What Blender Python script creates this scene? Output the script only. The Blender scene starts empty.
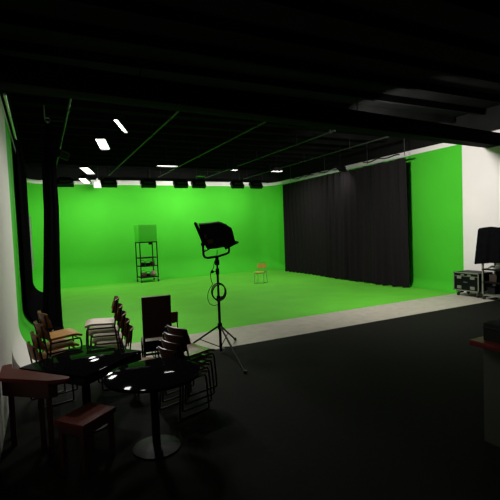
import bpy, bmesh, math, random
from mathutils import Vector, Matrix
random.seed(7)
PI = math.pi
sc = bpy.context.scene
C = sc.collection

# ------------------------------------------------------------------ materials
def mat(name, col, rough=0.6, metal=0.0, var=0.0, scale=8.0, bump=0.0, bscale=60.0, spec=0.5, emit=0.0, sheen=0.0, coat=0.0):
    m = bpy.data.materials.new(name); m.use_nodes = True
    nt = m.node_tree; b = nt.nodes['Principled BSDF']
    b.inputs['Base Color'].default_value = (*col, 1)
    b.inputs['Roughness'].default_value = rough
    b.inputs['Metallic'].default_value = metal
    b.inputs['Specular IOR Level'].default_value = spec
    b.inputs['Sheen Weight'].default_value = sheen
    b.inputs['Coat Weight'].default_value = coat
    tc = nt.nodes.new('ShaderNodeTexCoord')
    if var:
        n = nt.nodes.new('ShaderNodeTexNoise'); n.inputs['Scale'].default_value = scale; n.inputs['Detail'].default_value = 5
        r = nt.nodes.new('ShaderNodeValToRGB')
        r.color_ramp.elements[0].position = 0.3; r.color_ramp.elements[1].position = 0.7
        r.color_ramp.elements[0].color = (*[c * (1 - var) for c in col], 1)
        r.color_ramp.elements[1].color = (*[min(1, c * (1 + var)) for c in col], 1)
        nt.links.new(tc.outputs['Object'], n.inputs['Vector'])
        nt.links.new(n.outputs['Fac'], r.inputs['Fac'])
        nt.links.new(r.outputs['Color'], b.inputs['Base Color'])
    if bump:
        n2 = nt.nodes.new('ShaderNodeTexNoise'); n2.inputs['Scale'].default_value = bscale; n2.inputs['Detail'].default_value = 4
        bp = nt.nodes.new('ShaderNodeBump'); bp.inputs['Strength'].default_value = bump; bp.inputs['Distance'].default_value = 0.01
        nt.links.new(tc.outputs['Object'], n2.inputs['Vector'])
        nt.links.new(n2.outputs['Fac'], bp.inputs['Height'])
        nt.links.new(bp.outputs['Normal'], b.inputs['Normal'])
    if emit:
        b.inputs['Emission Color'].default_value = (1, 0.98, 0.95, 1)
        b.inputs['Emission Strength'].default_value = emit
    return m

def wood(name, c1, c2, rough=0.5, scale=3.0):
    m = mat(name, c1, rough, spec=0.25)
    nt = m.node_tree; b = nt.nodes['Principled BSDF']
    tc = nt.nodes.new('ShaderNodeTexCoord'); mp = nt.nodes.new('ShaderNodeMapping')
    mp.inputs['Scale'].default_value = (1.5, 14, 6)
    w = nt.nodes.new('ShaderNodeTexNoise'); w.inputs['Scale'].default_value = scale; w.inputs['Detail'].default_value = 6
    r = nt.nodes.new('ShaderNodeValToRGB')
    r.color_ramp.elements[0].color = (*c1, 1); r.color_ramp.elements[1].color = (*c2, 1)
    r.color_ramp.elements[0].position = 0.35; r.color_ramp.elements[1].position = 0.68
    nt.links.new(tc.outputs['Object'], mp.inputs['Vector']); nt.links.new(mp.outputs['Vector'], w.inputs['Vector'])
    nt.links.new(w.outputs['Fac'], r.inputs['Fac']); nt.links.new(r.outputs['Color'], b.inputs['Base Color'])
    return m

GREEN = (0.064, 0.50, 0.028)
M = dict(
    green=mat('chroma_green_paint', GREEN, 0.75, var=0.03, scale=1.3, spec=0.08),
    green_floor=mat('chroma_green_floor', (0.118, 0.50, 0.038), 0.7, var=0.07, scale=1.1, spec=0.12),
    white=mat('white_paint', (0.80, 0.73, 0.73), 0.7, var=0.03, scale=1.0, spec=0.3),
    strip=mat('scuffed_white_floor', (0.43, 0.40, 0.33), 0.6, var=0.10, scale=5.0, spec=0.3),
    carpet=mat('black_floor', (0.0075, 0.0068, 0.0055), 0.85, var=0.25, scale=14, spec=0.12, bump=0.15, bscale=220),
    ceil=mat('black_ceiling_paint', (0.011, 0.011, 0.011), 0.9, var=0.2, scale=2, spec=0.0),
    beam=mat('charcoal_beam_paint', (0.006, 0.0062, 0.0058), 0.85, var=0.1, scale=3, spec=0.02),
    pipe=mat('dark_pipe_paint', (0.022, 0.022, 0.022), 0.5, spec=0.3, var=0.1),
    rail=mat('pale_aluminium_rail', (0.62, 0.62, 0.60), 0.4, metal=0.3, var=0.05),
    drape=mat('black_stage_serge', (0.004, 0.004, 0.0045), 0.95, spec=0.0, sheen=0.0, bump=0.2, bscale=300, var=0.15),
    drape2=mat('black_curtain_serge', (0.0125, 0.0098, 0.0115), 0.9, spec=0.08, sheen=0.0, bump=0.2, bscale=300, var=0.10),
    black=mat('black_powder_coat', (0.009, 0.009, 0.009), 0.5, spec=0.15, var=0.15, scale=20),
    blackcloth=mat('black_cloth_cover', (0.009, 0.009, 0.009), 0.75, spec=0.3, bump=0.4, bscale=18, var=0.2),
    gloss=mat('black_lacquer', (0.005, 0.005, 0.006), 0.035, spec=0.006, var=0.1, scale=10),
    steel=mat('dark_tube_steel', (0.03, 0.028, 0.026), 0.35, metal=0.6, var=0.1),
    speaker=mat('charcoal_cabinet', (0.07, 0.065, 0.06), 0.6, var=0.1),
    chrome=mat('worn_steel', (0.55, 0.54, 0.52), 0.35, metal=0.9, var=0.05),
    alu=mat('aluminium_edging', (0.19, 0.205, 0.16), 0.45, metal=0.3, var=0.08),
    casepanel=mat('black_laminate_panel', (0.003, 0.0035, 0.003), 0.5, var=0.15, scale=12, spec=0.1),
    label=mat('blue_grey_label', (0.12, 0.16, 0.24), 0.6, var=0.1),
    white_plastic=mat('white_plastic', (0.75, 0.75, 0.74), 0.5, var=0.03),
    orange=wood('orange_plywood', (0.48, 0.19, 0.010), (0.60, 0.28, 0.022)),
    brown=wood('brown_plywood', (0.20, 0.085, 0.03), (0.30, 0.14, 0.055)),
    tan=wood('tan_plywood', (0.42, 0.29, 0.03), (0.52, 0.37, 0.06)),
    pale=wood('pale_seat_reflection', (0.74, 0.59, 0.50), (0.82, 0.69, 0.60)),  # cream stands for light reflected on the stacked seat tops
    boxbrown=mat('brown_card', (0.03, 0.016, 0.010), 0.7, var=0.1),
    seatbrown=wood('glossy_brown_rose_reflection', (0.22, 0.12, 0.09), (0.30, 0.17, 0.13), 0.22),  # rose tint stands for the reflection on the brown seats
    dark=wood('dark_stained_plywood', (0.075, 0.035, 0.026), (0.12, 0.055, 0.04), 0.3),
    panel=mat('dark_brown_vinyl', (0.085, 0.036, 0.025), 0.5, var=0.12, scale=10, spec=0.35),
    plate_glint=mat('tan_plate_and_glint', (0.20, 0.11, 0.08), 0.5, var=0.1),  # tan of the lamp plates, also the backrest's painted edge reflection
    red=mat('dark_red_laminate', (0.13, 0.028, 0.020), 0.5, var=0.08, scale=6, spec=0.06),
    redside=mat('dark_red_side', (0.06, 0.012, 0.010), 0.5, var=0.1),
    redtop=mat('red_counter_edge', (0.16, 0.008, 0.010), 0.45, var=0.08),
    grey=mat('grey_green_panel', (0.065, 0.065, 0.05), 0.7, var=0.06),
    pink=mat('pinkish_fabric', (0.50, 0.30, 0.28), 0.7, var=0.15),
    cable=mat('black_rubber_cable', (0.010, 0.010, 0.010), 0.5, var=0.1),
    navy=mat('navy_lining', (0.015, 0.015, 0.16), 0.7, var=0.1),
    whitecloth=mat('white_cotton', (0.70, 0.70, 0.68), 0.8, var=0.05, bump=0.3, bscale=25),
    lamp=mat('lamp_diffuser', (0.9, 0.9, 0.9), 0.5, emit=14.0),
    lampdim=mat('lamp_glass', (0.85, 0.85, 0.85), 0.4, emit=1.2),
)

# ------------------------------------------------------------------ mesh helpers
class MB:
    def __init__(s): s.bm = bmesh.new(); s.mi = 0
    def _tag(s, faces):
        for f in faces: f.material_index = s.mi
    def box(s, c, d, rot=None, bev=0.0, seg=2):
        r = bmesh.ops.create_cube(s.bm, size=1.0)
        vs = r['verts']
        bmesh.ops.scale(s.bm, vec=Vector(d), verts=vs)
        if bev:
            es = list({e for v in vs for e in v.link_edges})
            rb = bmesh.ops.bevel(s.bm, geom=es, offset=bev, segments=seg, affect='EDGES', profile=0.7)
            vs = list({v for f in rb['faces'] for v in f.verts} | {v for v in vs if v.is_valid})
        if rot is not None: bmesh.ops.rotate(s.bm, cent=(0, 0, 0), matrix=rot, verts=vs)
        bmesh.ops.translate(s.bm, vec=Vector(c), verts=vs)
        s._tag({f for v in vs for f in v.link_faces}); return s
    def cyl(s, p0, p1, r, r1=None, n=12):
        p0, p1 = Vector(p0), Vector(p1); r1 = r if r1 is None else r1
        d = (p1 - p0); q = d.to_track_quat('Z', 'Y').to_matrix()
        A = [s.bm.verts.new(p0 + q @ Vector((r * math.cos(2 * PI * i / n), r * math.sin(2 * PI * i / n), 0))) for i in range(n)]
        B = [s.bm.verts.new(p1 + q @ Vector((r1 * math.cos(2 * PI * i / n), r1 * math.sin(2 * PI * i / n), 0))) for i in range(n)]
        fs = [s.bm.faces.new((A[i], A[(i + 1) % n], B[(i + 1) % n], B[i])) for i in range(n)]
        fs += [s.bm.faces.new(A[::-1]), s.bm.faces.new(B)]
        s._tag(fs); return s
    def tube(s, pts, r, n=8, closed=False):
        P = [Vector(p) for p in pts]; N = len(P); rings = []
        up = Vector((0, 0, 1))
        prev = None
        for i in range(N):
            if closed: t = P[(i + 1) % N] - P[i - 1]
            else: t = P[min(i + 1, N - 1)] - P[max(i - 1, 0)]
            t.normalize()
            if prev is None:
                a = up if abs(t.z) < 0.95 else Vector((1, 0, 0))
                u = t.cross(a).normalized()
            else:
                u = (prev - prev.dot(t) * t).normalized()
            prev = u; v = t.cross(u)
            rings.append([s.bm.verts.new(P[i] + u * r * math.cos(2 * PI * k / n) + v * r * math.sin(2 * PI * k / n)) for k in range(n)])
        fs = []
        for i in range(N if closed else N - 1):
            A, B = rings[i], rings[(i + 1) % N]
            for k in range(n): fs.append(s.bm.faces.new((A[k], A[(k + 1) % n], B[(k + 1) % n], B[k])))
        if not closed:
            fs += [s.bm.faces.new(rings[0][::-1]), s.bm.faces.new(rings[-1])]
        s._tag(fs); return s
    def grid(s, f, nu, nv, thick=0.0, nrm=None):
        """f(u,v)->point, u,v in 0..1; when thick, a second skin offset along the surface normal closes it"""
        V = [[Vector(f(i / nu, j / nv)) for j in range(nv + 1)] for i in range(nu + 1)]
        def layer(off):
            L = []
            for i in range(nu + 1):
                row = []
                for j in range(nv + 1):
                    p = V[i][j]
                    if off:
                        a = V[min(i + 1, nu)][j] - V[max(i - 1, 0)][j]; b = V[i][min(j + 1, nv)] - V[i][max(j - 1, 0)]
                        n = a.cross(b)
                        p = p + n.normalized() * off if n.length > 1e-12 else p
                    row.append(s.bm.verts.new(p))
                L.append(row)
            return L
        A = layer(0); fs = []
        for i in range(nu):
            for j in range(nv): fs.append(s.bm.faces.new((A[i][j], A[i + 1][j], A[i + 1][j + 1], A[i][j + 1])))
        if thick:
            B = layer(-thick)
            for i in range(nu):
                for j in range(nv): fs.append(s.bm.faces.new((B[i][j], B[i][j + 1], B[i + 1][j + 1], B[i + 1][j])))
            for i in range(nu):
                fs.append(s.bm.faces.new((A[i][0], B[i][0], B[i + 1][0], A[i + 1][0])))
                fs.append(s.bm.faces.new((A[i][nv], A[i + 1][nv], B[i + 1][nv], B[i][nv])))
            for j in range(nv):
                fs.append(s.bm.faces.new((A[0][j], A[0][j + 1], B[0][j + 1], B[0][j])))
                fs.append(s.bm.faces.new((A[nu][j], B[nu][j], B[nu][j + 1], A[nu][j + 1])))
        s._tag(fs); return s
    def prism(s, poly, h0, h1, axes=None, org=(0, 0, 0), bev=0.0):
        """poly in (a,b); axes=(a,b,n) vectors"""
        a, b, n = [Vector(v) for v in (axes or ((1, 0, 0), (0, 1, 0), (0, 0, 1)))]
        o = Vector(org)
        A = [s.bm.verts.new(o + a * p[0] + b * p[1] + n * h0) for p in poly]
        B = [s.bm.verts.new(o + a * p[0] + b * p[1] + n * h1) for p in poly]
        k = len(poly)
        fs = [s.bm.faces.new(A[::-1]), s.bm.faces.new(B)]
        fs += [s.bm.faces.new((A[i], A[(i + 1) % k], B[(i + 1) % k], B[i])) for i in range(k)]
        if bev:
            es = list({e for f in fs for e in f.edges})
            r = bmesh.ops.bevel(s.bm, geom=es, offset=bev, segments=2, affect='EDGES')
            fs = list({f for f in s.bm.faces if f.is_valid and f in r['faces']}) + [f for f in fs if f.is_valid]
        s._tag(fs); return s
    def lathe(s, prof, c=(0, 0, 0), n=40):
        c = Vector(c); R = []
        for r, z in prof:
            R.append([s.bm.verts.new(c + Vector((r * math.cos(2 * PI * k / n), r * math.sin(2 * PI * k / n), z))) for k in range(n)])
        fs = []
        for A, B in zip(R, R[1:]):
            for k in range(n): fs.append(s.bm.faces.new((A[k], A[(k + 1) % n], B[(k + 1) % n], B[k])))
        fs += [s.bm.faces.new(R[0][::-1]), s.bm.faces.new(R[-1])]
        s._tag(fs); return s
    def build(s, name, mats, parent=None, smooth=True, angle=40):
        bmesh.ops.recalc_face_normals(s.bm, faces=s.bm.faces)
        me = bpy.data.meshes.new(name); s.bm.to_mesh(me); s.bm.free()
        for m in (mats if isinstance(mats, (list, tuple)) else [mats]): me.materials.append(M[m])
        o = bpy.data.objects.new(name, me); C.objects.link(o)
        if parent is not None: o.parent = parent
        if smooth:
            for p in me.polygons: p.use_smooth = True
            me.set_sharp_from_angle(angle=math.radians(angle))
        return o

def tag(o, label, cat, group=None, kind=None):
    o['label'] = label; o['category'] = cat
    if group: o['group'] = group
    if kind: o['kind'] = kind
    return o
def thing(name, label, cat, loc=(0, 0, 0), rz=0.0, group=None):
    o = bpy.data.objects.new(name, None); C.objects.link(o)
    o.empty_display_size = 0.1
    o.location = loc; o.rotation_euler = (0, 0, rz)
    return tag(o, label, cat, group)
def struct(o): o['kind'] = 'structure'; return o
def copy_tree(o, parent=None):
    c = o.copy(); C.objects.link(c)
    if parent is not None: c.parent = parent
    for ch in list(o.children): copy_tree(ch, c)
    return c
def place(o, loc, rz, label, group=None):
    o.location = loc; o.rotation_euler = (0, 0, rz); o['label'] = label
    if group: o['group'] = group
    return o

# ------------------------------------------------------------------ camera
H = 2.1
R3 = ((0.8936079, 0.0574695, 0.44515411), (-0.44706624, 0.02566887, 0.89413248), (-0.03995874, 0.99801722, -0.04863058))
cam = bpy.data.cameras.new('camera'); co = bpy.data.objects.new('camera', cam); C.objects.link(co)
cam.sensor_width = 36.0; cam.lens = 418 / 500 * 36; cam.clip_start = 0.05
m4 = Matrix([(r[0], r[1], -r[2], 0) for r in R3] + [(0, 0, 0, 1)]); m4.translation = (0, 0, H)
co.matrix_world = m4; sc.camera = co

# ------------------------------------------------------------------ the studio shell
XL, XR, YB, YS, YC, TOP, CEIL, BLK = -0.47, 11.1, 19.6, 8.2, 6.87, 4.35, 5.15, 4.50
rc = 1.0
def plan():
    """plan of the cyclorama wall: point, inward normal, cove radius, which wall"""
    P = []
    for y in (8.9, 10, 11.5, 13, 14.5, 16, 17.3, YB - rc): P.append(((XL, y), (1, 0), 0.55, 0))
    for k in range(1, 17):
        a = PI - k / 16 * PI / 2
        P.append(((XL + rc + rc * math.cos(a), YB - rc + rc * math.sin(a)), (-math.cos(a), -math.sin(a)), 0.55 + 0.35 * k / 16, 0 if k < 16 else 1))
    for x in (2, 3.5, 5, 6.5, 8, 9.2, XR - rc): P.append(((x, YB), (0, -1), 0.9, 1))
    for k in range(1, 17):
        a = PI / 2 - k / 16 * PI / 2
        P.append(((XR - rc + rc * math.cos(a), YB - rc + rc * math.sin(a)), (-math.cos(a), -math.sin(a)), 0.9 - 0.6 * k / 16, 2))
    for y in (17, 15, 13, 11.5, 10, YS): P.append(((XR, y), (-1, 0), 0.3, 2))
    return P
NC = 14
def column(p, n, r, skew=0.0):
    pts = [Vector((p[0], p[1], z)) for z in (CEIL, BLK, TOP, 3.4, 2.4, 1.6)]
    for k in range(NC + 1):
        a = k / NC * PI / 2
        off = r * (1 - math.cos(a)); z = r * (1 - math.sin(a))
        pts.append(Vector((p[0] + n[0] * off, p[1] + n[1] * off + skew * (k / NC), z)))
    return pts
PL = plan()
cols = [column(p, n, r, -0.7 if i == 0 else 0.0) for i, (p, n, r, w) in enumerate(PL)]
for w, nm in enumerate(('wall_left', 'wall_back', 'wall_right')):
    mb = MB()
    idx = [i for i in range(len(PL) - 1) if PL[i + 1][3] == w] if w != 1 else [i for i in range(len(PL) - 1) if PL[i + 1][3] == 1]
    cache = {}
    def vv(i, j):
        if (i, j) not in cache: cache[(i, j)] = mb.bm.verts.new(cols[i][j])
        return cache[(i, j)]
    for i in idx:
        for j in range(len(cols[0]) - 1):
            f = mb.bm.faces.new((vv(i, j), vv(i, j + 1), vv(i + 1, j + 1), vv(i + 1, j)))
            f.material_index = 2 if j == 0 else (0 if j == 1 else 1)
    if w == 0:      # white painted wall in front of the green paint, cove first, then plain
        mb.mi = 0
        a0 = column((XL, YC), (1, 0), 0.55); a1 = cols[0]
        va = [mb.bm.verts.new(p) for p in a0]; vb = [vv(0, j) for j in range(len(a1))]
        for j in range(len(a0) - 1): mb.bm.faces.new((va[j], va[j + 1], vb[j + 1], vb[j])).material_index = 2 if j == 0 else 0
        cv = va[5:]                                        # end cap of the cove
        cr = mb.bm.verts.new((XL, YC, 0))
        mb.bm.faces.new([cr] + cv).material_index = 0
        q = [mb.bm.verts.new(p) for p in ((XL, -4, 0), (XL, -4, BLK), (XL, -4, CEIL))]
        mb.bm.faces.new((q[0], cr, va[5], va[4], va[3], va[2], va[1], q[1])).material_index = 0
        mb.bm.faces.new((q[1], va[1], va[0], q[2])).material_index = 2
    if w == 2:
        q = [mb.bm.verts.new(p) for p in ((XR, YS, 0), (XR, YS, BLK), (XR, YS, CEIL), (XR, -4, CEIL), (XR, -4, BLK), (XR, -4, 0))]
        mb.bm.faces.new((q[0], q[1], q[4], q[5])).material_index = 0
        mb.bm.faces.new((q[1], q[2], q[3], q[4])).material_index = 2
    struct(mb.build(nm, ['white', 'green', 'ceil']))
mb = MB()
edge = [c[-1] for c in cols]
mb.mi = 0
mb.bm.faces.new([mb.bm.verts.new(p) for p in edge])
bmesh.ops.triangulate(mb.bm, faces=mb.bm.faces[:])
for f in mb.bm.faces: f.material_index = 0
mb.mi = 1
mb.bm.faces.new([mb.bm.verts.new(p) for p in ((XL, YC, 0), (XR, YC, 0), (XR, YS, 0), edge[0])]).material_index = 1
mb.bm.faces.new([mb.bm.verts.new(p) for p in ((XL, -4, 0), (XR, -4, 0), (XR, YC, 0), (XL, YC, 0))]).material_index = 2
struct(mb.build('floor', ['green_floor', 'strip', 'carpet'], smooth=False))
mb = MB(); mb.box((5.3, 7.8, CEIL + 0.05), (12.0, 24.2, 0.1)); struct(mb.build('ceiling', 'ceil', smooth=False))
mb = MB(); mb.box((5.3, -4.05, CEIL / 2), (12.0, 0.1, CEIL)); struct(mb.build('wall_front', 'ceil', smooth=False))
k = 0
y = 1.2
while y < 19.3:                                             # ceiling joists
    mb = MB(); mb.box((5.31, y, CEIL - 0.08), (11.4, 0.09, 0.16)); k += 1
    struct(mb.build('trim_%d' % k, 'ceil', smooth=False)); y += 0.9
mb = MB()                                                    # the deep beam that crosses the room, slightly askew
ang = math.atan2(7.38 - 6.61, 11.45 - 2.13)
mb.box((5.3, 6.75, 4.24), (11.7, 0.34, 0.34), Matrix.Rotation(ang, 3, 'Z'), bev=0.01)
mb.box((5.3, 6.98, 4.13), (11.7, 0.14, 0.05), Matrix.Rotation(ang, 3, 'Z'))
struct(mb.build('trim_%d' % (k + 1), 'beam'))

# ------------------------------------------------------------------ grid pipes and tracks
ordn = ['first', 'second', 'third', 'fourth', 'fifth', 'sixth', 'seventh', 'eighth']
for i, x in enumerate((0.65, 2.79, 5.02, 7.3, 9.4)):
    t = thing('lighting_pipe', 'dark lighting pipe under the black ceiling, %s from the left wall' % ordn[i], 'pipe', (x, 0, 4.7), 0, 'lighting grid pipes')
    MB().cyl((0, 8.0 if x < 6 else 9.2, 0), (0, 19.3, 0), 0.024, n=10).build('pipe_run', 'pipe', t)
    for yy in (9.4, 11.1, 13.8, 16.5, 18.9):
        MB().cyl((0, yy, 0), (0, yy, CEIL - 4.7 - 0.01), 0.010, n=6).box((0, yy, 0), (0.06, 0.04, 0.07)).build('hanger', 'pipe', t)
t = thing('curtain_track', 'pale curtain track running along the top of the left green wall', 'track', (-0.38, 0, 4.36))
pts = [(0, 7.6, 0), (0, 10, 0), (0, 14, 0), (0, 17.8, 0)] + [(0.9 - 0.9 * math.cos(a), 17.8 + 0.9 * math.sin(a), 0) for a in [j * PI / 16 for j in range(1, 9)]] + [(2.0, 18.7, 0)]
MB().tube(pts, 0.022, 8).build('rail', 'rail', t)
for yy in (9.0, 12.0, 15.0, 17.6): MB().cyl((0, yy, 0.02), (0, yy, CEIL - 4.36 - 0.01), 0.008, n=6).build('hanger', 'pipe', t)
t = thing('back_track', 'long pale rail hung across the top of the back green wall', 'track', (1.9, 18.75, 4.42))
MB().box((4.3, 0, 0), (8.4, 0.05, 0.05)).build('rail', 'rail', t)
for xx in (0.4, 2.6, 4.8, 7.0, 8.3): MB().cyl((xx, 0, 0.02), (xx, 0, CEIL - 4.43), 0.008, n=6).build('hanger', 'pipe', t)
t = thing('curtain_rail', 'pale rail carrying the long black curtain by the right wall', 'track', (10.52, 0, 4.24))
MB().box((0, 13.4, 0), (0.06, 7.6, 0.05)).build('rail', 'rail', t)
for yy in (9.8, 11.5, 14, 16.6): MB().cyl((0, yy, 0.02), (0, yy, CEIL - 4.25), 0.010, n=6).build('hanger', 'pipe', t)
for i, (a, b) in enumerate(((9.9, 11.6), (12.6, 14.2), (14.7, 16.2))):
    tag(MB().tube([(10.40 + 0.04 * math.sin(9 * s + i), a + (b - a) * s, 4.31 + 0.02 * math.sin(14 * s)) for s in [j / 20 for j in range(21)]], 0.022, 6)
        .build('cable', 'cable'), 'black cable lying along the curtain rail, %s' % ('above the near end of the curtain', 'above the middle of the curtain', 'above the far end of the curtain')[i], 'cable', 'cables along the curtain rail')

# ------------------------------------------------------------------ long black curtain on the right
t = thing('stage_curtain', 'long black pleated curtain hanging to the green floor at right', 'curtain', (10.5, 0, 0))
bounds = [(9.75, 11.2), (11.12, 12.75), (12.68, 14.5), (14.42, 17.3)]
for pi_, (a, b) in enumerate(bounds):
    ph = pi_ * 1.7; off = 0.02 * (pi_ % 2)
    wl = 0.40 - 0.03 * pi_
    amp = (0.10, 0.095, 0.075, 0.04)[pi_]
    hem = 0.02 + 0.035 * ((pi_ * 2) % 3) / 2
    def f(u, v, a=a, b=b, ph=ph, off=off, wl=wl, amp=amp, hem=hem):
        yv = a + (b - a) * u; z = 4.18 + (hem - 4.18) * v
        q = 2 * PI * yv / wl + ph + 0.7 * math.sin(yv * 2.3 + ph) + 0.5 * math.sin(v * 2 + yv * 1.1)
        am = amp * (0.55 + 0.45 * v) * (0.75 + 0.35 * math.sin(yv * 3.1 + ph))
        x = off + am * (math.sin(q) + 0.35 * math.sin(2 * q + 1)) + 0.10 * v * math.sin(yv * 0.9)
        return (x, yv + 0.03 * v * math.sin(q * 0.5), z + 0.012 * math.sin(q) * v)
    MB().grid(f, int((b - a) / 0.024), 14, 0.006).build('curtain_panel', 'drape2', t, angle=80)

# ------------------------------------------------------------------ black drapes on the left
t = thing('wall_drape', 'black drape hung flat along the left wall, its foot swept out over the floor', 'curtain', (XL, 0, 0))
def fw(u, v):
    yv = 10.7 + (17.3 - 10.7) * u
    L1, r = 4.33 - 0.55, 0.52
    tot = L1 + r * PI / 2 + 0.22
    d = v * tot
    fold = 0.022 * math.sin(2 * PI * yv / 0.33 + math.sin(yv * 1.3)) * (1 - 0.7 * v) + 0.03
    if d < L1: x, z, nx, nz = 0, 4.33 - d, 1, 0
    elif d < L1 + r * PI / 2:
        a = (d - L1) / r; x = r * (1 - math.cos(a)); z = 0.55 - r * math.sin(a); nx, nz = math.cos(a), math.sin(a)
    else: x, z, nx, nz = r + d - L1 - r * PI / 2, 0.03, 0, 1
    xo = 0.07 if d < L1 else 0.07 * max(0, math.cos(min(PI / 2, (d - L1) / r)))
    return (x + nx * fold + xo, yv, max(z + nz * fold, 0.012))
MB().grid(fw, 120, 40, 0.006).build('cloth', 'drape', t, angle=80)
MB().box((0.14, 17.33, 1.95), (0.05, 0.012, 2.0)).build('edge_binding', 'white_plastic', t)['label'] = 'white strip on the far edge of the drape'
t = thing('gathered_drape', 'tall black drape gathered in a bundle, hanging from the ceiling grid to the floor', 'curtain', (0.28, 10.35, 0))
def fg(u, v):
    z = 4.62 - 4.60 * v
    w = 0.03 + 0.07 * min(1, v * 5) + 0.065 * v + 0.02 * max(0, (v - 0.6) / 0.4) ** 1.5
    a = 2 * PI * u
    r = w * (1 + 0.16 * math.sin(7 * a + 2 * v) + 0.08 * math.sin(11 * a + 1 - 3 * v))
    return (r * 1.05 * math.cos(a) - 0.04 * min(1, v * 3) - 0.22 * max(0, v - 0.4), r * 0.85 * math.sin(a), z)
MB().grid(fg, 96, 40).build('cloth', 'drape', t, angle=80)
MB().cyl((0, 0, 4.6), (0, 0, 4.70), 0.012, n=8).tube([(0.05 * math.cos(a), 0, 4.70 + 0.05 * math.sin(a)) for a in [j * 2 * PI / 16 for j in range(16)]], 0.009, 6, True).build('hook', 'chrome', t)
MB().tube([(-0.06, 0, 4.70), (0, 0.0, 4.70), (0.32, 0.0, 4.70)], 0.014, 8).build('support_bar', 'pipe', t)
MB().cyl((-0.055, 0, 4.70), (-0.055, 0, CEIL - 0.005), 0.012, n=8).build('drop_rod', 'rail', t)
MB().lathe([(0.004, 0.0), (0.03, 0.006), (0.045, 0.03), (0.045, 0.05), (0.03, 0.075), (0.004, 0.082)], (-0.15, -0.30, 0.0), 18).build('end_knob', 'white_plastic', t)['label'] = 'white round knob at the foot of the drape'
def fp(u, v):      # the part that trails over the floor towards the wall
    x = -0.36 + 0.42 * u; yv = -0.62 + 0.95 * v
    hump = math.sin(PI * u) * 0.05 + 0.10 * u * u * math.exp(-((v - 0.6) * 4) ** 2)
    return (x, yv - 0.18 * u, 0.045 + hump * (0.6 + 0.4 * math.sin(9 * v + 5 * u)) + 0.02 * math.sin(23 * v))
MB().grid(fp, 24, 40, 0.006).build('trailing_hem', 'drape', t, angle=80)

# ------------------------------------------------------------------ lamps
def add_area(parent, loc, rot, sx, sy, power, col=(1, 0.97, 0.92), spread=PI):
    l = bpy.data.lights.new('lamp_light', 'AREA'); l.shape = 'RECTANGLE'; l.size = sx; l.size_y = sy
    l.energy = power; l.color = col; l.spread = spread
    o = bpy.data.objects.new('lamp_light', l); C.objects.link(o); o.parent = parent
    o.location = loc; o.rotation_euler = rot
    return o
def softlight(name, label, loc, rz, tilt, sx, sy, power, dm='lamp', group=None, col=(1, 0.97, 0.92)):
    """hood hung from the grid; its lit face looks along local -Z tilted about X"""
    t = thing(name, label, 'lamp', loc, rz, group)
    R = Matrix.Rotation(tilt, 3, 'X')
    d = 0.16 if name != 'cyclorama_flood' else 0.30
    b = MB()
    b.box(R @ Vector((0, 0, d * 0.75)), (sx * 0.7, sy * 0.7, d * 0.5), R, bev=0.01)
    for sgn in (-1, 1):
        b.box(R @ Vector((sgn * (sx / 2 + 0.008), 0, d * 0.25)), (0.016, sy + 0.03, d * 0.55), R)
        b.box(R @ Vector((0, sgn * (sy / 2 + 0.008), d * 0.25)), (sx + 0.03, 0.016, d * 0.55), R)
    b.box(R @ Vector((0, 0, d * 0.5)), (sx + 0.03, sy + 0.03, 0.012), R)
    b.build('housing', 'black', t)
    MB().box(R @ Vector((0, 0, 0.035)), (sx, sy, 0.012), R).build('diffuser', dm, t)
    y = MB(); w = sx / 2 + 0.045; top = CEIL - loc[2] + 0.002
    y.tube([R @ Vector((-w, 0, 0.06)), Vector((-w, 0, 0.20)), Vector((-w * 0.6, 0, 0.23)), Vector((w * 0.6, 0, 0.23)), Vector((w, 0, 0.20)), R @ Vector((w, 0, 0.06))], 0.010, 6)
    y.cyl((0, 0, 0.22), (0, 0, max(0.26, top)), 0.012, n=8)
    y.build('yoke', 'black', t)
    if power: add_area(t, R @ Vector((0, 0, 0.025)), (tilt, 0, 0), sx * 0.96, sy * 0.96, power, col)
    return t
softlight('studio_softlight', 'biggest glowing lamp, hung high on the left above the drape and the cart', (1.54, 11.2, 4.40), -0.32, -0.2, 0.22, 0.66, 140)
softlight('studio_softlight', 'slim glowing lamp seen edge on, topmost in the photo near the beam', (1.66, 9.25, 4.40), -0.36, 0.0, 0.07, 1.1, 230)
softlight('studio_softlight', 'glowing lamp second lowest of the left row, just below the biggest lamp', (1.62, 15.9, 4.40), -0.36, -0.1, 0.26, 0.95, 200)
softlight('studio_softlight', 'glowing lamp lowest in the left row, close to the back wall top', (1.68, 17.7, 4.26), -0.36, -0.15, 0.24, 0.80, 150)
softlight('studio_softlight', 'long narrow glowing lamp above the middle left of the green floor', (4.07, 14.4, 4.42), 0.0, 0.0, 0.70, 0.26, 110)
softlight('studio_softlight', 'tiny glowing lamp above the tripod lamp, near the middle of the ceiling', (6.85, 14.8, 4.42), 0.0, 0.0, 0.22, 0.18, 150)
softlight('studio_softlight', 'short glowing lamp above the far end of the long black curtain', (8.78, 14.9, 4.44), 0.0, 0.0, 0.44, 0.22, 240)
# row of flood hoods washing the back wall
xs = (0.95, 2.57, 4.16, 5.57, 6.39, 8.28, 9.26)
for i, x in enumerate(xs):
    softlight('cyclorama_flood', 'black flood hood at the top of the back green wall, %s from the left' % ordn[i], (x, 17.75, 4.14), 0.0, 0.9, 0.58, 0.26,
              (64, 96, 52, 110, 104, 74, 74)[i], 'lamp', 'flood hoods above the back wall')
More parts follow.
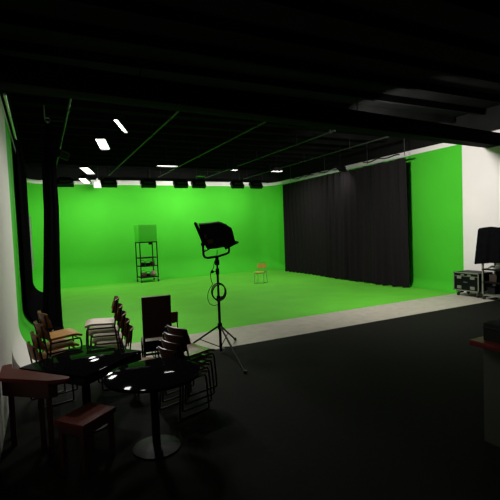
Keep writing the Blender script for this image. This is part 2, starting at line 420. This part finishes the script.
# flood above the curtain, then two assumed floods added unseen behind the beam
softlight('wall_flood', 'dark flood lamp clamped above the middle of the long black curtain', (9.95, 12.3, 4.18), 0.25, 0.8, 0.36, 0.26, 70, 'lamp')
softlight('wall_flood', 'assumed flood lamp, added out of sight behind the deep ceiling beam to light the right wall', (6.6, 7.5, 4.42), -1.45, 0.95, 0.40, 0.26, 820, 'lamp')  # unseen lamp, assumed from the bright right wall and added to light it
softlight('wall_flood', 'assumed flood lamp, added out of sight behind the deep ceiling beam at its left end', (1.7, 7.4, 4.42), 0.4, -0.2, 0.40, 0.26, 140, 'lamp')  # added hidden lamp, brightens the left of the strip and the stacked seats
t = thing('assumed_house_light', 'assumed warm ceiling light, added behind the camera position to light the furniture fronts', 'lamp', (1.8, -1.6, 4.93), 0)  # assumed source out of view, added for dim warm light on the foreground
MB().box((0, 0, 0.02), (1.2, 0.22, 0.06), bev=0.008).box((0, 0, 0.13), (0.4, 0.05, 0.18)).build('housing', 'white_plastic', t)
MB().box((0, 0, -0.02), (1.14, 0.17, 0.02), bev=0.004).build('diffuser', 'lampdim', t)
add_area(t, (0, 0, -0.035), (0, 0, 0), 1.1, 0.15, 14, (1, 0.78, 0.6))
# hanging loudspeaker, fixture plate painted with green bounce light and a pale junction box
t = thing('ceiling_speaker', 'dark boxy loudspeaker hanging from the first pipe beside the gathered drape', 'loudspeaker', (0.69, 13.0, 4.42), 0.35)
Rt = Matrix.Rotation(0.35, 3, 'X') @ Matrix.Rotation(0.3, 3, 'Y')
MB().box((0, 0, 0), (0.26, 0.24, 0.22), Rt, bev=0.02).build('cabinet', 'speaker', t)
MB().box(Rt @ Vector((0, -0.124, 0)), (0.22, 0.01, 0.18), Rt, bev=0.004).build('grille', 'black', t)
MB().cyl((0, 0, 0.08), (-0.03, 0, 0.30), 0.012, n=8).build('bracket', 'pipe', t)
t = thing('bounce_lit_plate', 'small fixture plate, bounce light painted green on it, clamped below the ceiling grid, right of the cart', 'lamp plate', (6.25, 17.0, 4.46), 0.1)
MB().box((0, 0, 0), (0.40, 0.34, 0.012)).build('sheet', 'green', t)  # green colour stands for bounce light falling on the plate
MB().tube([(-0.2, -0.17, 0), (0.2, -0.17, 0), (0.2, 0.17, 0), (-0.2, 0.17, 0)], 0.010, 6, True).cyl((0, 0, 0.005), (0, 0, 0.24), 0.008, n=6).box((0.5, 0, 0.24), (1.1, 0.03, 0.03)).build('frame', 'black', t)
t = thing('junction_box', 'white box fixed high on the back wall, between two black flood hoods', 'junction box', (2.25, 18.68, 4.24), 0)
MB().box((0, 0, 0), (0.30, 0.12, 0.26), bev=0.02).build('enclosure', 'white_plastic', t)
MB().box((0, 0, 0.20), (0.05, 0.03, 0.14)).build('bracket', 'rail', t)

# ------------------------------------------------------------------ rolling shelf cart with the green box
t = thing('shelf_cart', 'tall black open cart on casters standing by the back green wall', 'cart', (4.09, 18.38, 0), 0.10)
W, D = 0.375, 0.29
def oncart(x, y, z): return (4.09 + x * math.cos(0.1) - y * math.sin(0.1), 18.38 + x * math.sin(0.1) + y * math.cos(0.1), z)
MB().box((0, 0, 1.735), (2 * W + 0.04, 2 * D + 0.04, 0.05)).build('top_shelf', 'black', t)
for z, th in ((1.06, 0.045), (0.70, 0.04), (0.22, 0.05)):
    MB().box((0, 0, z), (2 * W, 2 * D, th), bev=0.008).build('shelf', 'black', t)
for sx in (-1, 1):
    for sy in (-1, 1):
        MB().box((sx * W, sy * D, 0.94), (0.04, 0.04, 1.58)).build('post', 'black', t)
        c = MB().cyl((sx * W - 0.02, sy * D, 0.07), (sx * W + 0.02, sy * D, 0.07), 0.065, n=18).build('caster', 'steel', t)
        MB().box((sx * W, sy * D, 0.145), (0.07, 0.07, 0.04)).box((sx * W - 0.03, sy * D, 0.1), (0.008, 0.04, 0.09)).box((sx * W + 0.03, sy * D, 0.1), (0.008, 0.04, 0.09)).build('fork', 'chrome', c)
MB().box((0.08, -D - 0.03, 1.68), (0.14, 0.08, 0.11), bev=0.01).build('clamp', 'black', t)
t = thing('green_box', 'large green cube box sitting on top of the tall cart', 'box', oncart(0, 0, 1.762), 0.10)
MB().box((0, 0, 0.36), (0.80, 0.62, 0.73), bev=0.012).build('carton', 'green', t)
MB().box((0, -0.002, 0.60), (0.805, 0.625, 0.012)).build('lid_seam', 'green', t)
items = [(-0.24, 0.72, 0.20, 0.14, 'black', 'low black lamp head left on the cart\'s middle shelf'),
         (0.02, 0.72, 0.22, 0.11, 'black', 'flat black lamp head at the centre of the cart\'s middle shelf'),
         (0.25, 0.72, 0.20, 0.16, 'panel', 'brown black lamp head on the right of the cart\'s middle shelf'),
         (-0.22, 0.245, 0.26, 0.17, 'panel', 'brownish lamp head left on the cart\'s bottom shelf'),
         (0.02, 0.245, 0.18, 0.12, 'black', 'small black lamp head at the centre of the cart\'s bottom shelf')]
for x, z, w, h, mm, lb in items:
    t = thing('studio_light', lb, 'lamp', oncart(x * 0.9, -0.05, z), 0.1, 'gear on the cart shelves')
    MB().lathe([(w * 0.42, 0.0), (w * 0.5, 0.02), (w * 0.5, h * 0.7), (w * 0.36, h), (0.02, h)], n=20).build('body', mm, t)
    MB().tube([(-w * 0.5, 0, h * 0.3), (-w * 0.5, 0, h + 0.05), (0, 0, h + 0.10), (w * 0.5, 0, h + 0.05), (w * 0.5, 0, h * 0.3)], 0.010, 6).build('bracket', 'black', t)
t = thing('cloth_bundle', 'pinkish white bundle on the right of the cart\'s bottom shelf', 'bundle', oncart(0.22, -0.13, 0.245), 0)
def fb(u, v):
    a = 2 * PI * u; b = PI * v
    r = 0.13 * (1 + 0.12 * math.sin(3 * a) * math.sin(b))
    return (r * math.sin(b) * math.cos(a), r * math.sin(b) * math.sin(a), 0.12 - 0.12 * math.cos(b))
MB().grid(fb, 24, 14).build('wrap', 'pink', t)

# ------------------------------------------------------------------ tripod lamp
t = thing('lamp_stand', 'black tripod light stand at the edge of the white strip', 'light stand', (2.66, 6.62, 0), 0)
MB().cyl((0, 0, 0.03), (0, 0, 0.95), 0.024).cyl((0, 0, 0.95), (0, 0, 1.42), 0.020).cyl((0, 0, 1.42), (0, 0, 1.66), 0.016).build('column', 'black', t)
MB().cyl((0, 0, 0.42), (0, 0, 0.52), 0.04).cyl((0, 0, 0.90), (0, 0, 0.99), 0.036).cyl((0, 0, 1.36), (0, 0, 1.46), 0.032).cyl((0, 0, 1.52), (0, 0, 1.60), 0.04).build('collar', 'black', t)
for zz, an in ((0.95, 0.4), (1.41, 2.9)):
    MB().cyl((0, 0, zz), (0.08 * math.cos(an), 0.08 * math.sin(an), zz), 0.008, n=8).box((0.09 * math.cos(an), 0.09 * math.sin(an), zz), (0.05, 0.02, 0.05), Matrix.Rotation(an, 3, 'Z'), bev=0.006).build('knob', 'black', t)
for fx, fy in ((-0.62, 0.38), (-0.10, -1.16), (0.55, 0.62)):
    foot = Vector((fx, fy, 0.015)); top = Vector((0, 0, 0.46)) + Vector((fx, fy, 0)).normalized() * 0.04
    lg = MB().cyl(top, foot, 0.016, n=10).build('leg', 'black', t)
    MB().cyl(foot + Vector((0, 0, -0.014)), foot + Vector((0, 0, 0.03)), 0.026, n=10).build('rubber_foot', 'cable', lg)
    mid = top.lerp(foot, 0.48)
    MB().cyl((0, 0, 0.10), mid, 0.009, n=8).build('brace', 'black', t)
U = Vector((0.93, -0.37, 0)).normalized(); Zv = Vector((0, 0, 1)); Vd = Vector((0.37, 0.93, 0)).normalized()
t = thing('studio_lamp', 'big black cloth covered studio lamp in a yoke on the tripod stand', 'lamp', (2.66, 6.62, 1.62), 0)
k_ = 1 / 63.0
def px(x, y): return ((x - 216.6) * k_, (258 - y) * k_ + 0.035)
def big(x, y): return (196 + (x - 196) * 1.05, 248.5 - (248.5 - y) * 1.09)
poly = [px(*big(*p)) for p in ((199, 223.6), (219, 222.4), (226, 225.2), (231.5, 229.2), (234.8, 242.5), (227, 246.6), (216, 248.2), (206.5, 248.6), (203.0, 243.0))]
sect = []
mb = MB()
hs = (-0.30, -0.27, -0.1, 0.1, 0.27, 0.30); sc_ = (0.90, 0.985, 1.0, 1.0, 0.985, 0.90)
cx = sum(p[0] for p in poly) / len(poly); cz = sum(p[1] for p in poly) / len(poly)
rings = []
def densify(P, n=5):
    out = []
    for a, b in zip(P, P[1:] + P[:1]):
        for j in range(n): out.append((a[0] + (b[0] - a[0]) * j / n, a[1] + (b[1] - a[1]) * j / n))
    return out
PD = densify(poly)
for h, s_ in zip(hs, sc_):
    ring = []
    for j, p in enumerate(PD):
        wob = 0.006 * math.sin(j * 1.9 + h * 21) + 0.004 * math.sin(j * 0.7 - h * 33)
        q = U * (cx + (p[0] - cx) * (s_ + wob)) + Zv * (cz + (p[1] - cz) * (s_ + wob)) + Vd * h
        ring.append(mb.bm.verts.new(q))
    rings.append(ring)
n = len(PD)
for A, B in zip(rings, rings[1:]):
    for j in range(n): mb.bm.faces.new((A[j], A[(j + 1) % n], B[(j + 1) % n], B[j]))
mb.bm.faces.new(rings[0][::-1]); mb.bm.faces.new(rings[-1])
mb.build('cloth_cover', 'blackcloth', t, angle=35)
ff = [px(*big(*p)) for p in ((194.6, 223.2), (196.5, 222.2), (205.4, 243.6), (202.6, 244.4))]        # flared front rim, on the left
MB().prism(ff, -0.34, 0.34, (U, Zv, Vd), bev=0.006).build('front_rim', 'black', t)
bf = [px(*big(*p)) for p in ((223.5, 248.0), (237.3, 242.2), (238.0, 243.6), (224.5, 249.6))]        # flap that stands out at the lower right
MB().prism(bf, -0.26, 0.26, (U, Zv, Vd), bev=0.004).build('flap', 'black', t)
bl = [px(*p) for p in ((203.0, 250.6), (209.2, 247.9), (209.6, 248.9), (203.4, 251.7))]
MB().prism(bl, -0.2, 0.2, (U, Zv, Vd), bev=0.003).build('lower_flap', 'black', t)
def P3(x, y, d=0.0): a = px(x, y); return U * a[0] + Zv * a[1] + Vd * d
yk = [P3(203.0, 242.5, -0.36), P3(203.0, 248, -0.36), P3(203.1, 253.5, -0.34), P3(204.2, 256.4, -0.30), P3(207, 257.6, -0.22), P3(218.3, 257.2, 0), P3(227, 255.8, 0.22), P3(229.8, 254.8, 0.28), P3(230.6, 252.5, 0.31), P3(230.6, 246, 0.32), P3(230.4, 240, 0.32)]
MB().tube(yk, 0.020, 8).build('yoke', 'black', t)
MB().cyl(P3(203, 243, -0.38), P3(203, 243, -0.28), 0.035).cyl(P3(230.4, 240, 0.28), P3(230.4, 240, 0.36), 0.035).build('pivot_knob', 'black', t)
MB().cyl((0, 0, -0.03), (0, 0, 0.05), 0.030).build('spigot', 'steel', t)
MB().prism([px(*p) for p in ((204.5, 233), (207, 233), (207, 237), (204.5, 237))], -0.315, -0.29, (U, Zv, Vd), bev=0.003).prism([px(*p) for p in ((207.5, 239), (213, 238), (213, 242), (208, 243))], -0.312, -0.29, (U, Zv, Vd), bev=0.003).build('handle_plate', 'plate_glint', t)['label'] = 'dull brown plates showing on the covered side'
def Q(x, y, d=0.0):
    x -= 2.4; y += 1.8      # point on the stand, relative to the stand base
    return Vector((2.66, 6.62, 1.62)) + P3(x, y, d)
loops = []
for j in range(4):
    for s in range(24):
        a = s / 24 * 2 * PI + j * 2 * PI; rr = 7.2 + 0.35 * math.sin(j * 2.1)
        loops.append(Q(219.3 + 0.4 * j - 0.5 + rr * math.sin(a), 292.5 + 0.5 * j + (rr + 1.6) * math.cos(a + 0.06), -0.045 - 0.012 * j + 0.01 * math.cos(a)))
tag(MB().tube(loops, 0.009, 6).build('coiled_cable', 'cable'), 'black cable coiled in a ring hung on the tripod light stand', 'cable')
lo = [Q(214.5, 268, -0.05), Q(211.8, 272, -0.06), Q(211.6, 278, -0.06), Q(212.6, 283, -0.05), Q(213.6, 284.5, -0.04)]
lo2 = [Q(213.0, 285, -0.08), Q(209.0, 291, -0.09), Q(207.4, 298, -0.09), Q(209.0, 304.5, -0.09), Q(213.5, 307.2, -0.09), Q(217.5, 306.3, -0.08), Q(219.0, 303, -0.06)]
def smooth_path(P, n=6):
    out = []
    for i in range(len(P) - 1):
        p0, p1, p2, p3 = P[max(i - 1, 0)], P[i], P[i + 1], P[min(i + 2, len(P) - 1)]
        for j in range(n):
            s = j / n
            out.append(0.5 * ((2 * p1) + (p2 - p0) * s + (2 * p0 - 5 * p1 + 4 * p2 - p3) * s * s + (3 * p1 - p0 - 3 * p2 + p3) * s ** 3))
    return out + [P[-1]]
full = [Q(219.6, 249, 0), Q(219, 254, -0.05), Q(216, 262, -0.06)] + lo + lo2
tag(MB().tube(smooth_path(full), 0.006, 6).build('lamp_cable', 'cable'), 'thin black cable looping down from the studio lamp beside the stand', 'cable')

# ------------------------------------------------------------------ chairs
def make_chair(name, label, seat_m, back_m, frame_m='steel'):
    t = thing(name, label, 'chair')
    def fs(u, v):
        x = 0.19 - 0.38 * u; yv = -0.20 + 0.40 * v
        z = 0.445 - 0.022 * max(0, (u - 0.3)) - 0.045 * max(0, 0.16 - u) ** 1.0 * 3 + 0.010 * (2 * v - 1) ** 2
        k = 1 - 0.06 * (1 if False else max(0, u - 0.6))
        return (x, yv * k, z)
    MB().grid(fs, 16, 10, 0.028).build('seat', seat_m, t)
    def fb_(u, v):
        yv = -0.195 + 0.39 * u; z = 0.595 + 0.195 * v
        x = -0.205 - 0.05 * v + 0.055 * (2 * u - 1) ** 2
        rr = 0.012 * (abs(2 * u - 1) ** 6) * (1 if v > 0.5 else -1)
        return (x, yv, z - rr)
    MB().grid(fb_, 16, 8, 0.015).build('backrest', back_m, t)
    for s in (-1, 1):
        y0 = 0.205 * s
        pts = [(0.16, 0.185 * s, 0.415), (0.178, 0.195 * s, 0.36), (0.19, y0, 0.05), (0.18, y0, 0.018), (0.14, y0, 0.012), (-0.17, y0, 0.012), (-0.21, y0, 0.018), (-0.222, y0, 0.05), (-0.185, 0.19 * s, 0.40), (-0.188, 0.185 * s, 0.46), (-0.236, 0.175 * s, 0.765)]
        MB().tube(smooth_path([Vector(p) for p in pts], 3), 0.011, 7).build('side_frame', frame_m, t)
        MB().tube([(0.16, 0.185 * s, 0.415), (-0.185, 0.19 * s, 0.405)], 0.010, 7).build('seat_rail', frame_m, t)
    MB().tube([(0.15, -0.185, 0.412), (0.15, 0.185, 0.412)], 0.009, 7).tube([(-0.16, -0.19, 0.402), (-0.16, 0.19, 0.402)], 0.009, 7).build('crossbar', frame_m, t)
    return t
def stack(n, base, fwd, rz, seat_m, back_m, who, group, name='stacking_chair', step=(0.034, 0.088)):
    names = {1: ['topmost'], 2: ['topmost', 'lowest'], 4: ['topmost', 'second from the top', 'third from the top', 'lowest'],
             5: ['topmost', 'second from the top', 'middle one', 'second from the floor', 'lowest'],
             6: ['topmost', 'second from the top', 'third from the top', 'third from the floor', 'second from the floor', 'lowest']}[n]
    proto = None
    d = Vector((math.cos(rz), math.sin(rz), 0))
    for k in range(n):
        o = make_chair(name, '', seat_m, back_m) if proto is None else copy_tree(proto)
        proto = proto or o
        p = Vector(base) + d * step[0] * k + Vector((0, 0, step[1] * k))
        place(o, p, rz + random.uniform(-0.02, 0.02), who % names[n - 1 - k], group)
stack(4, (0.03, 5.92, 0), 1, 0.22, 'orange', 'brown', 'orange seated plywood chair stacked by the left wall, %s', 'chairs stacked by the left wall', step=(0.05, 0.125))
stack(5, (0.84, 6.08, 0), 1, PI - 0.12, 'pale', 'brown', 'chair with reflection pale seat stacked behind the square black table, %s', 'chairs with reflection pale seats stacked behind the square table', step=(0.042, 0.11))
stack(4, (1.42, 4.74, 0), 1, 0.32, 'seatbrown', 'dark', 'dark curved back chair stacked behind the round table, %s', 'dark chairs stacked behind the round table', step=(0.045, 0.074))
o = make_chair('stacking_chair', 'lone tan plywood chair standing out on the green studio floor', 'tan', 'tan', 'chrome')
place(o, (7.60, 14.42, 0), math.radians(180 + 42), o['label']); o.scale = (0.95, 0.95, 0.95)

def tall_chair(label):
    t = thing('padded_chair', label, 'chair')
    MB().box((0.0, 0, 0.47), (0.44, 0.42, 0.07), bev=0.02).build('seat', 'panel', t)
    MB().box((-0.235, 0, 0.89), (0.05, 0.42, 0.60), Matrix.Rotation(-0.07, 3, 'Y'), bev=0.012).build('backrest', 'panel', t)
    MB().box((-0.225, 0, 0.585), (0.056, 0.43, 0.016), bev=0.004).build('edge_glint', 'plate_glint', t)['label'] = 'paler strip painting a reflection along the foot of the backrest'  # tan strip stands in for a reflection on the lower edge
    MB().box((-0.215, 0, 0.45), (0.03, 0.40, 0.16), bev=0.006).build('rear_rail', 'black', t)
    for sx in (-0.205, 0.20):
        for sy in (-0.195, 0.195):
            MB().box((sx, sy, 0.22 if sx > 0 else 0.29), (0.03, 0.03, 0.44 if sx > 0 else 0.58), bev=0.004).build('leg', 'black', t)
    MB().box((-0.205, 0, 0.25), (0.02, 0.37, 0.03)).box((-0.205, 0, 0.33), (0.02, 0.37, 0.03)).build('rung', 'black', t)
    for sy in (-0.195, 0.195): MB().box((0, sy, 0.2), (0.39, 0.02, 0.03)).build('stretcher', 'black', t)
    return t
place(tall_chair(''), (1.48, 6.3, 0), PI / 2 - 0.12, 'dark brown high backed chair, its back to the camera, behind the round black table')
o = make_chair('stacking_chair', 'brown plywood chair mostly hidden behind the dark high backed chair', 'brown', 'brown')
place(o, (1.80, 7.0, 0), PI / 2 - 0.1, o['label'])

# ------------------------------------------------------------------ tables
t = thing('square_table', 'square black table with a glossy top set cornerwise by the chair stacks', 'table', (0.35, 4.92, 0), math.radians(-50))
MB().box((0, 0, 0.738), (0.90, 0.90, 0.024), bev=0.006).build('tabletop', 'gloss', t)
MB().box((0, 0, 0.685), (0.87, 0.87, 0.08), bev=0.004).build('apron', 'black', t)
MB().cyl((0, 0, 0.03), (0, 0, 0.66), 0.045, n=20).build('column', 'black', t)
MB().lathe([(0.24, 0.0), (0.24, 0.015), (0.06, 0.045), (0.045, 0.05)]).build('base', 'black', t)
t = thing('round_table', 'round black glossy table nearest the camera, in front of the dark chairs', 'table', (0.90, 4.03, 0), 0)
MB().lathe([(0.435, 0.718), (0.455, 0.722), (0.46, 0.735), (0.455, 0.748), (0.44, 0.75), (0.02, 0.75)], n=72).build('tabletop', 'gloss', t)
MB().cyl((0, 0, 0.03), (0, 0, 0.72), 0.04, n=20).build('column', 'black', t)
MB().lathe([(0.23, 0.0), (0.23, 0.015), (0.06, 0.045), (0.04, 0.05)]).build('base', 'black', t)
def rounded(P, r=0.06, n=6):
    out = []; k = len(P)
    for i in range(k):
        p, a, b = Vector(P[i]), Vector(P[i - 1]), Vector(P[(i + 1) % k])
        u, v = (a - p).normalized() * r, (b - p).normalized() * r
        for j in range(n + 1):
            s = j / n; out.append(tuple((1 - s) ** 2 * (p + u) + 2 * s * (1 - s) * p + s * s * (p + v)))
    return out
t = thing('red_table', 'dark red table against the left wall, beside the square black table', 'table', (0, 0, 0), 0)
RT = [(-0.45, 5.17), (-0.36, 5.19), (-0.345, 5.0), (0.0, 4.575), (0.17, 4.375), (0.16, 4.31), (-0.02, 4.36), (-0.45, 4.72)]
MB().prism(rounded(RT, 0.03, 4), 0.715, 0.750).build('tabletop', 'red', t)
RA = [(-0.43, 5.13), (-0.38, 5.15), (-0.365, 4.99), (-0.03, 4.57), (0.06, 4.42), (-0.02, 4.40), (-0.43, 4.75)]
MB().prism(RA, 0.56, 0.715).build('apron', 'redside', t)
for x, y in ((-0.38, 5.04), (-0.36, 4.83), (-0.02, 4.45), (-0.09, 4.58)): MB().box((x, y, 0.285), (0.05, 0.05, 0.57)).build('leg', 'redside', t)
t = thing('wooden_stool', 'small brown wooden stool between the square and the round table', 'stool', (1.10, 5.45, 0), 0.2)
MB().lathe([(0.15, 0.420), (0.165, 0.424), (0.165, 0.446), (0.15, 0.45), (0.02, 0.448)]).build('seat', 'brown', t)
for a in range(4):
    q = a * PI / 2 + 0.6
    MB().cyl((0.10 * math.cos(q), 0.10 * math.sin(q), 0.425), (0.16 * math.cos(q), 0.16 * math.sin(q), 0.0), 0.014, n=10).build('leg', 'brown', t)
MB().tube([(0.13 * math.cos(q), 0.13 * math.sin(q), 0.2) for q in [j * 2 * PI / 24 for j in range(24)]], 0.008, 6, True).build('foot_ring', 'steel', t)
t = thing('red_bench', 'low red brown bench in front of the square black table', 'bench', (0.28, 4.10, 0), math.radians(-50))
MB().box((0, 0, 0.44), (0.34, 0.42, 0.05), bev=0.015).build('seat', 'red', t)
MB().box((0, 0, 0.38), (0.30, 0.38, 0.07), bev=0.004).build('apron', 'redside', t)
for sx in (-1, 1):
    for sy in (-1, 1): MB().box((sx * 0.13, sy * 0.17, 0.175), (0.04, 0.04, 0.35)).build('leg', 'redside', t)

# ------------------------------------------------------------------ counter at the right
t = thing('counter', 'grey counter with a thick red edged top at the lower right', 'counter', (0, 0, 0), 0)
MB().box((4.62, 2.02, 0.46), (1.9, 1.0, 0.92), bev=0.006).build('cabinet_body', 'grey', t)
MB().box((4.62, 2.04, 0.945), (2.06, 1.14, 0.055), bev=0.012).build('worktop', 'redtop', t)
MB().box((4.62, 2.02, 0.05), (1.84, 0.96, 0.1)).build('plinth', 'black', t)
t = thing('equipment_case', 'black equipment box standing on the red edged counter', 'box', (4.24, 2.0, 0.973), 0)
MB().box((0, 0, 0.085), (1.14, 1.04, 0.17), bev=0.015).build('shell', 'blackcloth', t)
MB().box((0, 0, 0.125), (1.15, 1.05, 0.012), bev=0.003).build('lid_seam', 'cable', t)
for q in (-0.25, 0.25): MB().box((-0.576, q, 0.12), (0.012, 0.06, 0.05), bev=0.004).build('latch', 'cable', t)

# ------------------------------------------------------------------ flight case
X0, X1, Y0, Y1, Z0, Z1 = 10.42, 11.02, 7.26, 8.03, 0.16, 0.68
t = thing('flight_case', 'black flight case with metal edging on casters against the white wall', 'flight case', ((X0 + X1) / 2, (Y0 + Y1) / 2, 0), 0)
w, d, h = X1 - X0, Y1 - Y0, Z1 - Z0
MB().box((0, 0, Z0 + h / 2), (w - 0.02, d - 0.02, h - 0.02)).build('shell', 'casepanel', t)
mb = MB(); e = 0.028
for sx in (-1, 1):
    for sy in (-1, 1): mb.box((sx * (w / 2 - e / 2), sy * (d / 2 - e / 2), Z0 + h / 2), (e, e, h))
    for zz in (Z0 + e / 2, Z1 - e / 2): mb.box((sx * (w / 2 - e / 2), 0, zz), (e, d, e))
for sy in (-1, 1):
    for zz in (Z0 + e / 2, Z1 - e / 2): mb.box((0, sy * (d / 2 - e / 2), zz), (w, e, e))
mb.build('edging', 'alu', t)
mb = MB()
for sy in (-1, 1): mb.box((-w / 2 + 0.003, sy * 0.10, Z1 - 0.07), (0.012, 0.10, 0.03))
mb.box((-w / 2 + 0.003, 0, Z1 - 0.105), (0.010, d - 0.07, 0.012))
mb.build('lid_rail', 'alu', t)
for sy in (-1, 1):
    for zz in (Z0 + 0.10, Z1 - 0.14):
        MB().box((-w / 2 + 0.004, sy * 0.20, zz), (0.016, 0.13, 0.085), bev=0.004).build('latch', 'alu', t)
for sy in (-1, 1):
    for sx in (-1, 1):
        c = MB().lathe([(0.005, -0.02), (0.05, -0.02), (0.055, -0.012), (0.055, 0.012), (0.05, 0.02), (0.005, 0.02)], n=16)
        bmesh.ops.rotate(c.bm, cent=(0, 0, 0), matrix=Matrix.Rotation(PI / 2, 3, 'X'), verts=c.bm.verts[:])
        bmesh.ops.translate(c.bm, vec=(sx * (w / 2 - 0.09), sy * (d / 2 - 0.09), 0.056), verts=c.bm.verts[:])
        c = c.build('caster', 'cable', t)
        MB().box((sx * (w / 2 - 0.09), sy * (d / 2 - 0.09), 0.137), (0.09, 0.08, 0.045)).build('caster_plate', 'alu', c)
pl = MB().box((-w / 2 + 0.002, 0.01, Z0 + h / 2 - 0.01), (0.014, 0.16, 0.055), bev=0.002).build('label_plate', 'casepanel', t)
for q in range(4): MB().box((-w / 2 - 0.0055, 0.055 - 0.032 * q, Z0 + h / 2 - 0.01), (0.002, 0.02, 0.022)).build('marking', 'label', pl)

# ------------------------------------------------------------------ open metal rack beside the case, with black cloth over it
X0, X1, Y0, Y1 = 10.42, 10.98, 5.75, 7.17
t = thing('metal_rack', 'open metal rack with shelves next to the flight case, under a black cloth', 'rack', ((X0 + X1) / 2, (Y0 + Y1) / 2, 0), 0)
w, d = X1 - X0, Y1 - Y0
for sx in (-1, 1):
    for sy in (-1, 1):
        MB().box((sx * (w / 2 - 0.02), sy * (d / 2 - 0.02), 0.98), (0.04, 0.04, 1.78)).build('post', 'alu', t)
        MB().cyl((sx * (w / 2 - 0.02) - 0.02, sy * (d / 2 - 0.04), 0.047), (sx * (w / 2 - 0.02) + 0.02, sy * (d / 2 - 0.04), 0.047), 0.045, n=14).build('caster', 'cable', t)
for z, m_ in ((0.12, 'alu'), (0.46, 'casepanel'), (0.80, 'casepanel')):
    MB().box((0, 0, z), (w, d, 0.035)).build('shelf', m_, t)
MB().cyl((-0.0, -d / 2, 1.84), (0, d / 2, 1.84), 0.02).box((0, d / 2 - 0.02, 1.84), (w, 0.03, 0.03)).box((0, -d / 2 + 0.02, 1.84), (w, 0.03, 0.03)).build('top_bar', 'alu', t)
MB().box((w / 2 - 0.01, 0, 0.48), (0.01, d - 0.08, 0.68)).build('back_panel', 'casepanel', t)
t = thing('cloth_drape', 'black cloth with a navy edge thrown over the metal rack', 'cloth', ((X0 + X1) / 2, (Y0 + Y1) / 2, 0), 0)
def fc(u, v):
    yv = d / 2 + 0.06 - (d + 0.2) * u
    hang = 0.98 - 0.10 * math.sin(u * 3.0 + 0.3) - (0.10 if 0.14 < u < 0.3 else 0.0) * 0
    tot = 0.30 + hang
    q = v * tot
    fold = 0.022 * math.sin(u * 34) + 0.014 * math.sin(u * 61 + 1)
    hem_flare = 0.05 * (1 - u) ** 6
    if q < 0.30: x = 0.02 - q; z = 1.905 - 0.02 * (q / 0.3) ** 2 + 0.01 * math.sin(u * 20)
    else:
        s = (q - 0.30) / hang
        x = -0.30 - 0.03 * s + fold * (0.3 + 0.7 * s); z = 1.88 - hang * s
        yv += 0.10 * s * (1 - u) ** 3
    return (x, yv, z)
MB().grid(fc, 70, 26, 0.006).build('cloth', 'drape', t, angle=80)
def fe(u, v):
    s = v; return (-0.30 - 0.03 * s + 0.12 * u, d / 2 + 0.075 + 0.10 * s, 1.87 - 0.93 * s)
MB().grid(fe, 4, 12, 0.006).build('edge_fold', 'navy', t, angle=80)['label'] = 'navy blue folded edge'
t = thing('white_rag', 'crumpled white cloth lying on the upper shelf of the metal rack', 'cloth', (10.62, 6.95, 0.818), 0.3)
def fr(u, v):
    a = 2 * PI * u
    r = 0.02 + 0.14 * math.sin(PI / 2 * v) * (1 + 0.25 * math.sin(3 * a) + 0.12 * math.sin(7 * a))
    return (r * math.cos(a) * 0.6, r * math.sin(a), 0.075 * math.cos(PI / 2 * v) + 0.012 * math.sin(5 * a) * v * (1 - v) * 4 + 0.004)
MB().grid(fr, 40, 12).build('fabric', 'whitecloth', t, angle=80)
for i, (yy, z, mm, lb) in enumerate(((6.95, 0.478, 'boxbrown', 'small brown box on the middle shelf of the metal rack'), (6.70, 0.138, 'pipe', 'grey metal canister on the bottom shelf of the metal rack'), (7.0, 0.138, 'black', 'black box on the bottom shelf of the metal rack'))):
    t = thing('storage_box' if i != 1 else 'canister', lb, 'box' if i != 1 else 'canister', (10.68, yy, z), 0)
    if i == 1:
        MB().lathe([(0.07, 0), (0.075, 0.01), (0.075, 0.18), (0.05, 0.22), (0.02, 0.225)], n=20).build('body', 'chrome', t)
        MB().cyl((0, 0, 0.22), (0, 0, 0.25), 0.03).build('cap', 'black', t)
    else:
        MB().box((0, 0, 0.09), (0.26, 0.20, 0.18), bev=0.008).build('body', mm, t)
        MB().box((0, 0, 0.165), (0.268, 0.208, 0.035), bev=0.004).build('lid', mm, t)

# ------------------------------------------------------------------ world and view
w = bpy.data.worlds.new('world'); sc.world = w; w.use_nodes = True
w.node_tree.nodes['Background'].inputs['Color'].default_value = (0.01, 0.01, 0.01, 1)
w.node_tree.nodes['Background'].inputs['Strength'].default_value = 0.0
sc.view_settings.view_transform = 'Standard'; sc.view_settings.look = 'None'
sc.view_settings.gamma = 1.0; sc.view_settings.use_curve_mapping = False
sc.view_settings.exposure = -1.75
sc.cycles.max_bounces = 10; sc.cycles.diffuse_bounces = 6
sc.cycles.use_denoising = True
